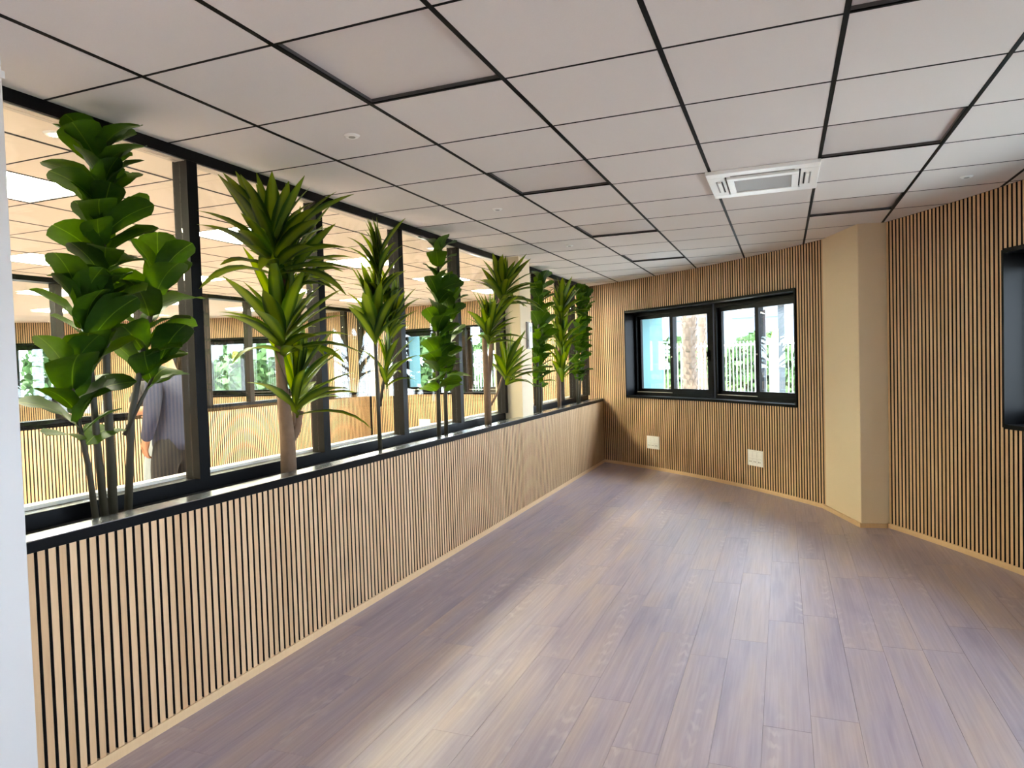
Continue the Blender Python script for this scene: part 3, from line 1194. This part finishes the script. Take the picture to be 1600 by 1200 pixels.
ficus((XS, 7.62, ZB), [
    ([(XS, 7.58, ZB), (XS, 7.62, 1.6), (-2.64, 7.75, 2.48)], .019, .2, 38, .23, .05),
    ([(XS, 7.68, ZB), (XS, 7.72, 1.5), (-2.64, 7.85, 2.1)], .018, .25, 22, .23, .05)],
    'fiddle-leaf plant just behind the cream column', 71)
dracaena((XS, 8.42, ZB), [
    ([(XS, 8.42, ZB), (XS, 8.44, 1.5), (-2.64, 8.48, 2.1)], [.026, .022, .016])],
    [((-2.63, 8.48, 2.12), 22, .44, .55, (0, 0, .2)), ((-2.63, 8.46, 1.72), 20, .46, .45, (0, 0, .2)), ((-2.63, 8.45, 1.36), 14, .42, .5, (0, .1, .2))],
    'upright dracaena between the last two leafy plants', 81)
ficus((XS, 9.28, ZB), [
    ([(XS, 9.26, ZB), (XS, 9.27, 1.5), (-2.62, 9.34, 2.5)], .018, .2, 44, .18, .0),
    ([(XS, 9.34, ZB), (-2.64, 9.40, 1.5), (-2.58, 9.56, 2.45)], .018, .2, 40, .18, .0)],
    'small leaved fiddle-leaf plant at the end wall, farthest of all', 91)

# ================================================================== PEOPLE
SKIN = plain('skin', (188, 132, 100), 0.55, noise=0.05, scale=20)
SWEAT = plain('blue_grey_knit', (58, 60, 82), 0.9, noise=0.08, scale=60, bump=0.2)
TROU = plain('dark_trousers', (30, 28, 32), 0.85, noise=0.1, scale=30)
TEE = plain('charcoal_shirt', (60, 60, 66), 0.85, noise=0.06, scale=40)
LIGHTT = plain('pale_grey_trousers', (150, 158, 164), 0.85, noise=0.06, scale=30)
HAIRM = plain('short_dark_hair', (48, 36, 28), 0.7, noise=0.3, scale=90, bump=0.6)
SHOE = plain('dark_shoe', (30, 28, 28), 0.5)
PAPER = plain('white_paper', (236, 238, 236), 0.8, noise=0.01)


def skin(name, chains, mat, parent, sub=2):
    """chains of (x, y, z, r) points; equal points are welded into one skeleton"""
    V, E, RR, idx = [], [], [], {}
    for ch in chains:
        prev = None
        for (x, y, z, r) in ch:
            key = (round(x, 4), round(y, 4), round(z, 4))
            if key not in idx:
                idx[key] = len(V)
                V.append((x, y, z))
                RR.append(r if isinstance(r, tuple) else (r, r))
            if prev is not None and prev != idx[key]:
                E.append((prev, idx[key]))
            prev = idx[key]
    me = bpy.data.meshes.new(name)
    me.from_pydata(V, E, [])
    me.materials.append(mat)
    o = obj(name, me, parent)
    sm = o.modifiers.new('skin', 'SKIN')
    sm.use_smooth_shade = True
    if not me.skin_vertices:
        me.attributes.new('skin', 'FLOAT', 'POINT')
    for i, sv in enumerate(me.skin_vertices[0].data):
        sv.radius = RR[i]
        sv.use_root = (i == 0)
    ss = o.modifiers.new('subdivision', 'SUBSURF')
    ss.levels = sub
    ss.render_levels = sub
    return o


def hand(wrist, tip, thumb_side, curl, R0=.0085):
    """chains of a hand: palm + five fingers, from the wrist towards tip"""
    wv, tv = Vector(wrist), Vector(tip)
    d = (tv - wv).normalized()
    s = Vector(thumb_side)
    s = (s - d * s.dot(d)).normalized()
    n = d.cross(s) * curl
    ch = []
    palm = wv + d * .045
    kn = wv + d * .09
    pr = (.030, .018)
    for k, (o, ln) in enumerate(((.030, .070), (.010, .080), (-.010, .074), (-.029, .058))):
        b = kn + s * o
        m1 = b + d * ln * .5 + n * .012
        m2 = b + d * ln * .85 + n * .038
        ch.append([(*palm, .024), (*b, .011), (*m1, R0), (*m2, R0 * .85)])
    tb = wv + d * .035 + s * .034
    ch.append([(*palm, .024), (*tb, .012), (*(tb + d * .035 + s * .014), .0095), (*(tb + d * .06 + s * .016 + n * .01), .008)])
    ch.append([(*wv, .024), (*palm, .024)])
    return ch


def head(root, z, look, hairmat, y0=0.0):
    """head with face on a neck; look = +Y local"""
    import bmesh
    bm = bmesh.new()
    bmesh.ops.create_uvsphere(bm, u_segments=28, v_segments=20, radius=1)
    for v in bm.verts:
        x, y, zz = v.co
        X, Y, Z = x * .076, y * .096, zz * .118
        if zz < -.15:                                  # jaw
            k = (-.15 - zz) / .85
            X *= 1 - .38 * k
            Y = Y * (1 - .25 * k) + .018 * k
        if y > .55 and abs(x) < .16 and -.28 < zz < .18:   # nose
            Y += .026 * (1 - abs(x) / .16) * (1 - abs(zz + .16) / .35 if zz < .1 else .35)
        if y > .5 and .02 < zz < .22 and .18 < abs(x) < .55:  # eye sockets
            Y -= .010
        if y > .6 and -.62 < zz < -.42 and abs(x) < .35:      # lips
            Y += .006
        v.co = (X, Y, Z)
    me = bpy.data.meshes.new('head')
    bm.to_mesh(me)
    bm.free()
    me.materials.append(SKIN)
    me.polygons.foreach_set('use_smooth', [True] * len(me.polygons))
    hd = obj('head', me, root, (0, y0 + .02, z))
    hd.rotation_euler = look
    for s in (-1, 1):
        bm = bmesh.new()
        bmesh.ops.create_uvsphere(bm, u_segments=12, v_segments=8, radius=1)
        for v in bm.verts:
            v.co = (v.co.x * .010, v.co.y * .020, v.co.z * .032)
        e = bpy.data.meshes.new('ear')
        bm.to_mesh(e)
        bm.free()
        e.materials.append(SKIN)
        obj('ear', e, hd, (s * .077, -.005, -.01))
        bm = bmesh.new()
        bmesh.ops.create_uvsphere(bm, u_segments=10, v_segments=8, radius=.011)
        e = bpy.data.meshes.new('eye')
        bm.to_mesh(e)
        bm.free()
        e.materials.append(DARKH)
        obj('eye', e, hd, (s * .030, .076, .012))
    MB().box((-.024, .082, -.062), (.024, .091, -.056)).build('mouth', plain('lip' + str(len(MATS)), (170, 100, 90), .5), hd)
    bm = bmesh.new()
    bmesh.ops.create_uvsphere(bm, u_segments=28, v_segments=20, radius=1)
    dele = [v for v in bm.verts if (v.co.z < .12 and v.co.y > .15) or v.co.z < -.45 or (v.co.y > .55 and v.co.z < .55)]
    bmesh.ops.delete(bm, geom=dele, context='VERTS')
    for v in bm.verts:
        v.co = (v.co.x * .083, v.co.y * .104 - .003, v.co.z * .127 + .003)
    e = bpy.data.meshes.new('hair')
    bm.to_mesh(e)
    bm.free()
    e.materials.append(hairmat)
    e.polygons.foreach_set('use_smooth', [True] * len(e.polygons))
    ho = obj('hair', e, hd)
    return hd


def shoe(root, x, y, rz):
    mb = MB()
    prof = [(-.10, .034, .075), (-.06, .042, .085), (.0, .042, .075), (.07, .048, .055), (.13, .044, .045), (.165, .025, .035)]
    n0 = len(mb.v)
    for (yy, wd, hh) in prof:
        for (sx, zz) in ((-1, 0), (1, 0), (.95, hh * .6), (.5, hh), (-.5, hh), (-.95, hh * .6)):
            mb.v.append((sx * wd, yy, zz))
    for i in range(len(prof) - 1):
        for k in range(6):
            k2 = (k + 1) % 6
            mb.f.append((i * 6 + k, i * 6 + k2, (i + 1) * 6 + k2, (i + 1) * 6 + k))
            mb.mi.append(0)
    mb.f += [tuple(range(6))[::-1], tuple((len(prof) - 1) * 6 + k for k in range(6))]
    mb.mi += [0, 0]
    o = mb.build('shoe', SHOE, root, smooth=True, loc=(x, y, 0))
    o.rotation_euler = (0, 0, rz)
    return o


# man in blue-grey sweater, back to the camera, hand in pocket
p1 = empty('person', (-4.68, 4.25, 0), R(98))
p1.scale = (1.03, 1.03, 1.03)
tag(p1, 'person in blue-grey sweater and dark trousers seen from behind the glass', 'person')
P = (0, 0, .96)
body = [[(*P, (.13, .10)), (0, 0, 1.10, (.13, .10)), (0, -.01, 1.26, (.145, .11)), (0, -.01, 1.40, (.13, .10)), (0, 0, 1.48, (.07, .07)), (0, .01, 1.54, .052), (0, .02, 1.62, .05)],
        [(*P, (.13, .10)), (.085, 0, .88, .068), (.11, .01, .50, .058), (.115, -.02, .10, .042), (.12, .08, .045, .035)],
        [(*P, (.13, .10)), (-.085, 0, .88, .068), (-.11, .01, .50, .058), (-.115, -.02, .10, .042), (-.12, .08, .045, .035)],
        [(0, -.01, 1.40, (.13, .10)), (.17, -.01, 1.42, .062), (.23, -.04, 1.15, .043), (.22, .06, .93, .030)],
        [(0, -.01, 1.40, (.13, .10)), (-.17, -.01, 1.42, .062), (-.245, -.03, 1.15, .043), (-.20, .07, .96, .030)]]
skin('body', body + hand((-.20, .07, .96), (-.165, .12, .83), (.3, 1, 0), 1) + hand((.22, .06, .93), (.21, .12, .78), (-.3, 1, 0), -1), SKIN, p1)
skin('sweater', [[(0, 0, .84, (.165, .14)), (0, 0, .95, (.172, .145)), (0, 0, 1.10, (.160, .125)), (0, -.01, 1.26, (.168, .13)), (0, -.01, 1.40, (.15, .118)), (0, 0, 1.475, (.085, .085)), (0, .008, 1.525, .064)],
                 [(0, -.01, 1.40, (.15, .118)), (.175, -.01, 1.415, .078), (.235, -.04, 1.15, .060), (.222, .05, .955, .046)],
                 [(0, -.01, 1.40, (.15, .118)), (-.175, -.01, 1.415, .078), (-.250, -.03, 1.15, .060), (-.203, .065, .965, .044)]], SWEAT, p1)
skin('trousers', [[(0, 0, 1.10, (.135, .11)), (0, 0, .93, (.150, .125))],
                  [(0, 0, .93, (.150, .125)), (.095, 0, .82, .110), (.11, .01, .50, .085), (.12, -.02, .08, .072)],
                  [(0, 0, .93, (.150, .125)), (-.095, 0, .82, .110), (-.11, .01, .50, .085), (-.12, -.02, .08, .072)]], TROU, p1)
head(p1, 1.70, (0, 0, .2), HAIRM)
shoe(p1, .12, .02, -.1)
shoe(p1, -.12, .02, .1)

# second person, arms folded, mostly hidden behind the stems
p2 = empty('person', (-5.13, 4.60, 0), R(215))
tag(p2, 'person with folded bare forearms and pale grey trousers, half hidden behind plant stems', 'person')
elR, elL = (.26, .07, 1.19), (-.26, .07, 1.19)
wR, wL = (.02, .235, 1.24), (-.02, .20, 1.17)
body = [[(*P, (.13, .10)), (0, 0, 1.10, (.13, .10)), (0, -.01, 1.26, (.145, .11)), (0, -.01, 1.40, (.13, .10)), (0, 0, 1.48, (.07, .07)), (0, .01, 1.54, .052), (0, .02, 1.62, .05)],
        [(*P, (.13, .10)), (.085, 0, .88, .068), (.12, .01, .50, .058), (.13, -.02, .10, .042), (.14, .08, .045, .035)],
        [(*P, (.13, .10)), (-.085, 0, .88, .068), (-.12, .01, .50, .058), (-.13, -.02, .10, .042), (-.14, .08, .045, .035)],
        [(0, -.01, 1.40, (.13, .10)), (.17, -.01, 1.42, .06), (*elR, .043), (*wR, .030)],
        [(0, -.01, 1.40, (.13, .10)), (-.17, -.01, 1.42, .06), (*elL, .043), (*wL, .030)]]
skin('body', body + hand(wR, (-.14, .22, 1.25), (0, 0, 1), 1) + hand(wL, (.14, .19, 1.15), (0, 0, 1), -1), SKIN, p2)
skin('shirt', [[(0, 0, .95, (.155, .125)), (0, 0, 1.10, (.150, .118)), (0, -.01, 1.26, (.165, .128)), (0, -.01, 1.40, (.148, .115)), (0, 0, 1.475, (.08, .08))],
               [(0, -.01, 1.40, (.148, .115)), (.175, -.01, 1.415, .075), (.245, .045, 1.245, .060)],
               [(0, -.01, 1.40, (.148, .115)), (-.175, -.01, 1.415, .075), (-.245, .045, 1.245, .060)]], TEE, p2)
skin('trousers', [[(0, 0, 1.0, (.14, .112)), (0, 0, .93, (.145, .12))],
                  [(0, 0, .93, (.145, .12)), (.095, 0, .82, .105), (.12, .01, .50, .082), (.135, -.02, .08, .070)],
                  [(0, 0, .93, (.145, .12)), (-.095, 0, .82, .105), (-.12, .01, .50, .082), (-.135, -.02, .08, .070)]], LIGHTT, p2)
head(p2, 1.70, (0, 0, -.2), HAIRM)
shoe(p2, .14, .02, -.12)
shoe(p2, -.14, .02, .12)

# ================================================================== OUTSIDE
gr = struct(MB().box((-60, -50, -.75), (50, 80, -.45)).build('ground', CONC), 'pale paving outside the windows', 'ground')
FENW = plain('white_fence_metal', (232, 236, 236), 0.5)
PALM = plain('palm_bark', (92, 76, 62), 0.95, noise=0.4, scale=9, bump=0.8)
GREEN = plain('hedge_leaf', (60, 86, 36), 0.8, noise=0.35, scale=3)
GRAYB = plain('pale_blue_facade', (66, 80, 98), 0.6)
ORANGE = plain('orange_awning', (190, 84, 40), 0.8)
STEEL = plain('grey_steel', (58, 62, 66), 0.5)
YELL = plain('yellow_lamp', (240, 196, 40), 0.5)
GZ = -.45

fe = empty('fence', (-0.5, 17.0, GZ))
tag(fe, 'white vertical rod fence outside the window', 'fence')
for k in range(9):
    MB().box((-8 + 2 * k - .03, -.03, 0), (-8 + 2 * k + .03, .03, 2.35)).build('post', FENW, fe)
for z in (.15, 1.0, 2.2):
    MB().box((-8, -.015, z), (8, .015, z + .04)).build('rail', FENW, fe)
rm = MB()
xx = -7.95
while xx < 8:
    rm.box((xx - .008, -.008, .1), (xx + .008, .008, 2.3))
    xx += .08
ro = rm.build('rods', FENW, fe)
ro['kind'] = 'stuff'


def palm(c, rad, h, label, seed):
    r = random.Random(seed)
    root = empty('palm_tree', (c[0], c[1], GZ))
    tag(root, label, 'palm tree', 'palms outside the window')
    pts = [(0.03 * math.sin(k), 0.02 * math.cos(k * 1.3), h * k / 10) for k in range(11)]
    MB().tube(pts, [rad * (1.12 - .02 * k) for k in range(11)], 12).build('trunk', PALM, root, smooth=True)
    mb = MB()
    for k in range(int(h / .11) * 7):
        z = .1 + (k // 7) * .11
        a = k * 6.283 / 7 + (k // 7) * .45
        ct, s_ = math.cos(a), math.sin(a)
        q = rad * .98
        o_ = rad * r.uniform(1.15, 1.4)
        wd = rad * .36
        n = len(mb.v)
        mb.v += [(ct * q - s_ * wd, s_ * q + ct * wd, z), (ct * q + s_ * wd, s_ * q - ct * wd, z), (ct * o_, s_ * o_, z + .13), (ct * q * .9, s_ * q * .9, z + .06)]
        mb.f += [(n, n + 1, n + 2), (n + 1, n + 3, n + 2), (n + 3, n, n + 2)]
        mb.mi += [0, 0, 0]
    bo = mb.build('leaf_bases', PALM, root)
    bo['kind'] = 'stuff'
    for k in range(12):
        a = k * 6.283 / 12
        mb = MB()
        pts = []
        for i in range(8):
            t = i / 7
            pts.append(Vector((math.cos(a) * 1.6 * t, math.sin(a) * 1.6 * t, h + .9 * math.sin(t * 2.5))))
        sd = Vector((-math.sin(a), math.cos(a), 0))
        for i in range(7):
            for s in (-1, 1):
                n = len(mb.v)
                p0, p1_ = pts[i], pts[i + 1]
                mb.v += [tuple(p0), tuple(p1_), tuple(p1_ + sd * s * .35 + Vector((0, 0, -.2)))]
                mb.f.append((n, n + 1, n + 2))
                mb.mi.append(0)
        mb.build('frond', GREEN, root)
    return root


palm((-1.66, 13.6), .13, 4.2, 'rough brown palm trunk outside, nearer the middle of the window', 3)
palm((-1.93, 18.4), .10, 4.6, 'slimmer grey palm trunk outside, behind the brown one', 4)
palm((-5.3, 15.4), .16, 4.4, 'palm trunk outside the office window behind the glass', 5)


def shrub(c, sx, sz, label, group, seed):
    r = random.Random(seed)
    root = empty('tree', (c[0], c[1], GZ))
    tag(root, label, 'tree', group)
    MB().tube([(0, 0, 0), (.04, .02, sz * .5)], [.09, .06], 8).build('trunk', BARK, root)
    mb = MB()
    for k in range(1500):
        while True:
            q = Vector((r.uniform(-1, 1), r.uniform(-1, 1), r.uniform(-1, 1)))
            if .35 < q.length < 1:
                break
        p_ = Vector((q.x * sx, q.y * sx, sz * .55 + q.z * sz * .48))
        a = Vector((r.uniform(-1, 1), r.uniform(-1, 1), r.uniform(-1, 1))).normalized() * .16
        b_ = a.cross(Vector((r.uniform(-1, 1), r.uniform(-1, 1), r.uniform(-1, 1)))).normalized() * .10
        n = len(mb.v)
        mb.v += [tuple(p_ - a), tuple(p_ + b_), tuple(p_ + a), tuple(p_ - b_)]
        mb.f.append((n, n + 1, n + 2, n + 3))
        mb.mi.append(0)
    fo = mb.build('foliage', GREEN, root)
    fo['kind'] = 'stuff'
    return root


for k, xx in enumerate((-5.0, -2.8, -.6, 1.6, 3.8)):
    shrub((xx, 20.5 + .5 * (k % 2)), 1.05, 2.55, 'round green tree outside behind the white fence', 'trees behind the fence', 100 + k)
for k, a in enumerate((91, 98, 105, 112, 119, 126, 133, 140)):
    q = AP(a, 20.2 - 3.2 * (k % 2))
    shrub((q.x, q.y), 1.25, 3.4, 'leafy green tree outside the windows of the farthest office', 'trees outside the far office', 120 + k)

bd = empty('building', (-1.1, 40, GZ))
tag(bd, 'pale blue-grey building far outside the window', 'building')
MB().box((-5.0, 0, 0), (3.0, 8, 6.6)).build('wall', GRAYB, bd)
for fz in range(2):
    for k in range(5):
        w_ = MB().box((-4.5 + 1.5 * k, -.05, 1.6 + 2.4 * fz), (-3.4 + 1.5 * k, .02, 2.9 + 2.4 * fz)).build('window', STEEL, bd)
MB().box((-5.2, -.2, 6.6), (3.2, 8.2, 6.9)).build('roof', FENW, bd)

aw = empty('awning', (0.0, 11.6, GZ))
tag(aw, 'orange awning outside the right half of the window, left front posts standing in for pane reflections', 'awning')
MB().poly8([(-.95, -.5, 2.72), (1.6, -.5, 2.72), (1.6, 1.4, 2.95), (-.95, 1.4, 2.95), (-.95, -.5, 2.80), (1.6, -.5, 2.80), (1.6, 1.4, 3.03), (-.95, 1.4, 3.03)]).build('canopy', ORANGE, aw)
for (px, py) in ((-.32, -.4), (-.02, -.4), (-.32, 1.2), (1.4, 1.2), (1.4, -.4)):  # left front pair stands in for grey bars reflected in the window panes
    MB().box((px - .045, py - .045, 0), (px + .045, py + .045, 2.75)).build('post', STEEL, aw)
gp = empty('gate_pillar', (-.13, 16.4, GZ))
tag(gp, 'white gate pillar with a yellow lamp outside the window', 'gate pillar')
MB().box((-.16, -.16, 0), (.16, .16, 2.25)).build('shaft', WHITE, gp, bevel=.01)
MB().box((-.20, -.20, 2.25), (.20, .20, 2.33)).build('coping', WHITE, gp)
MB().prism_c((0, 0), .11, .07, 2.33, 2.55, 14, 0).build('lamp', YELL, gp)
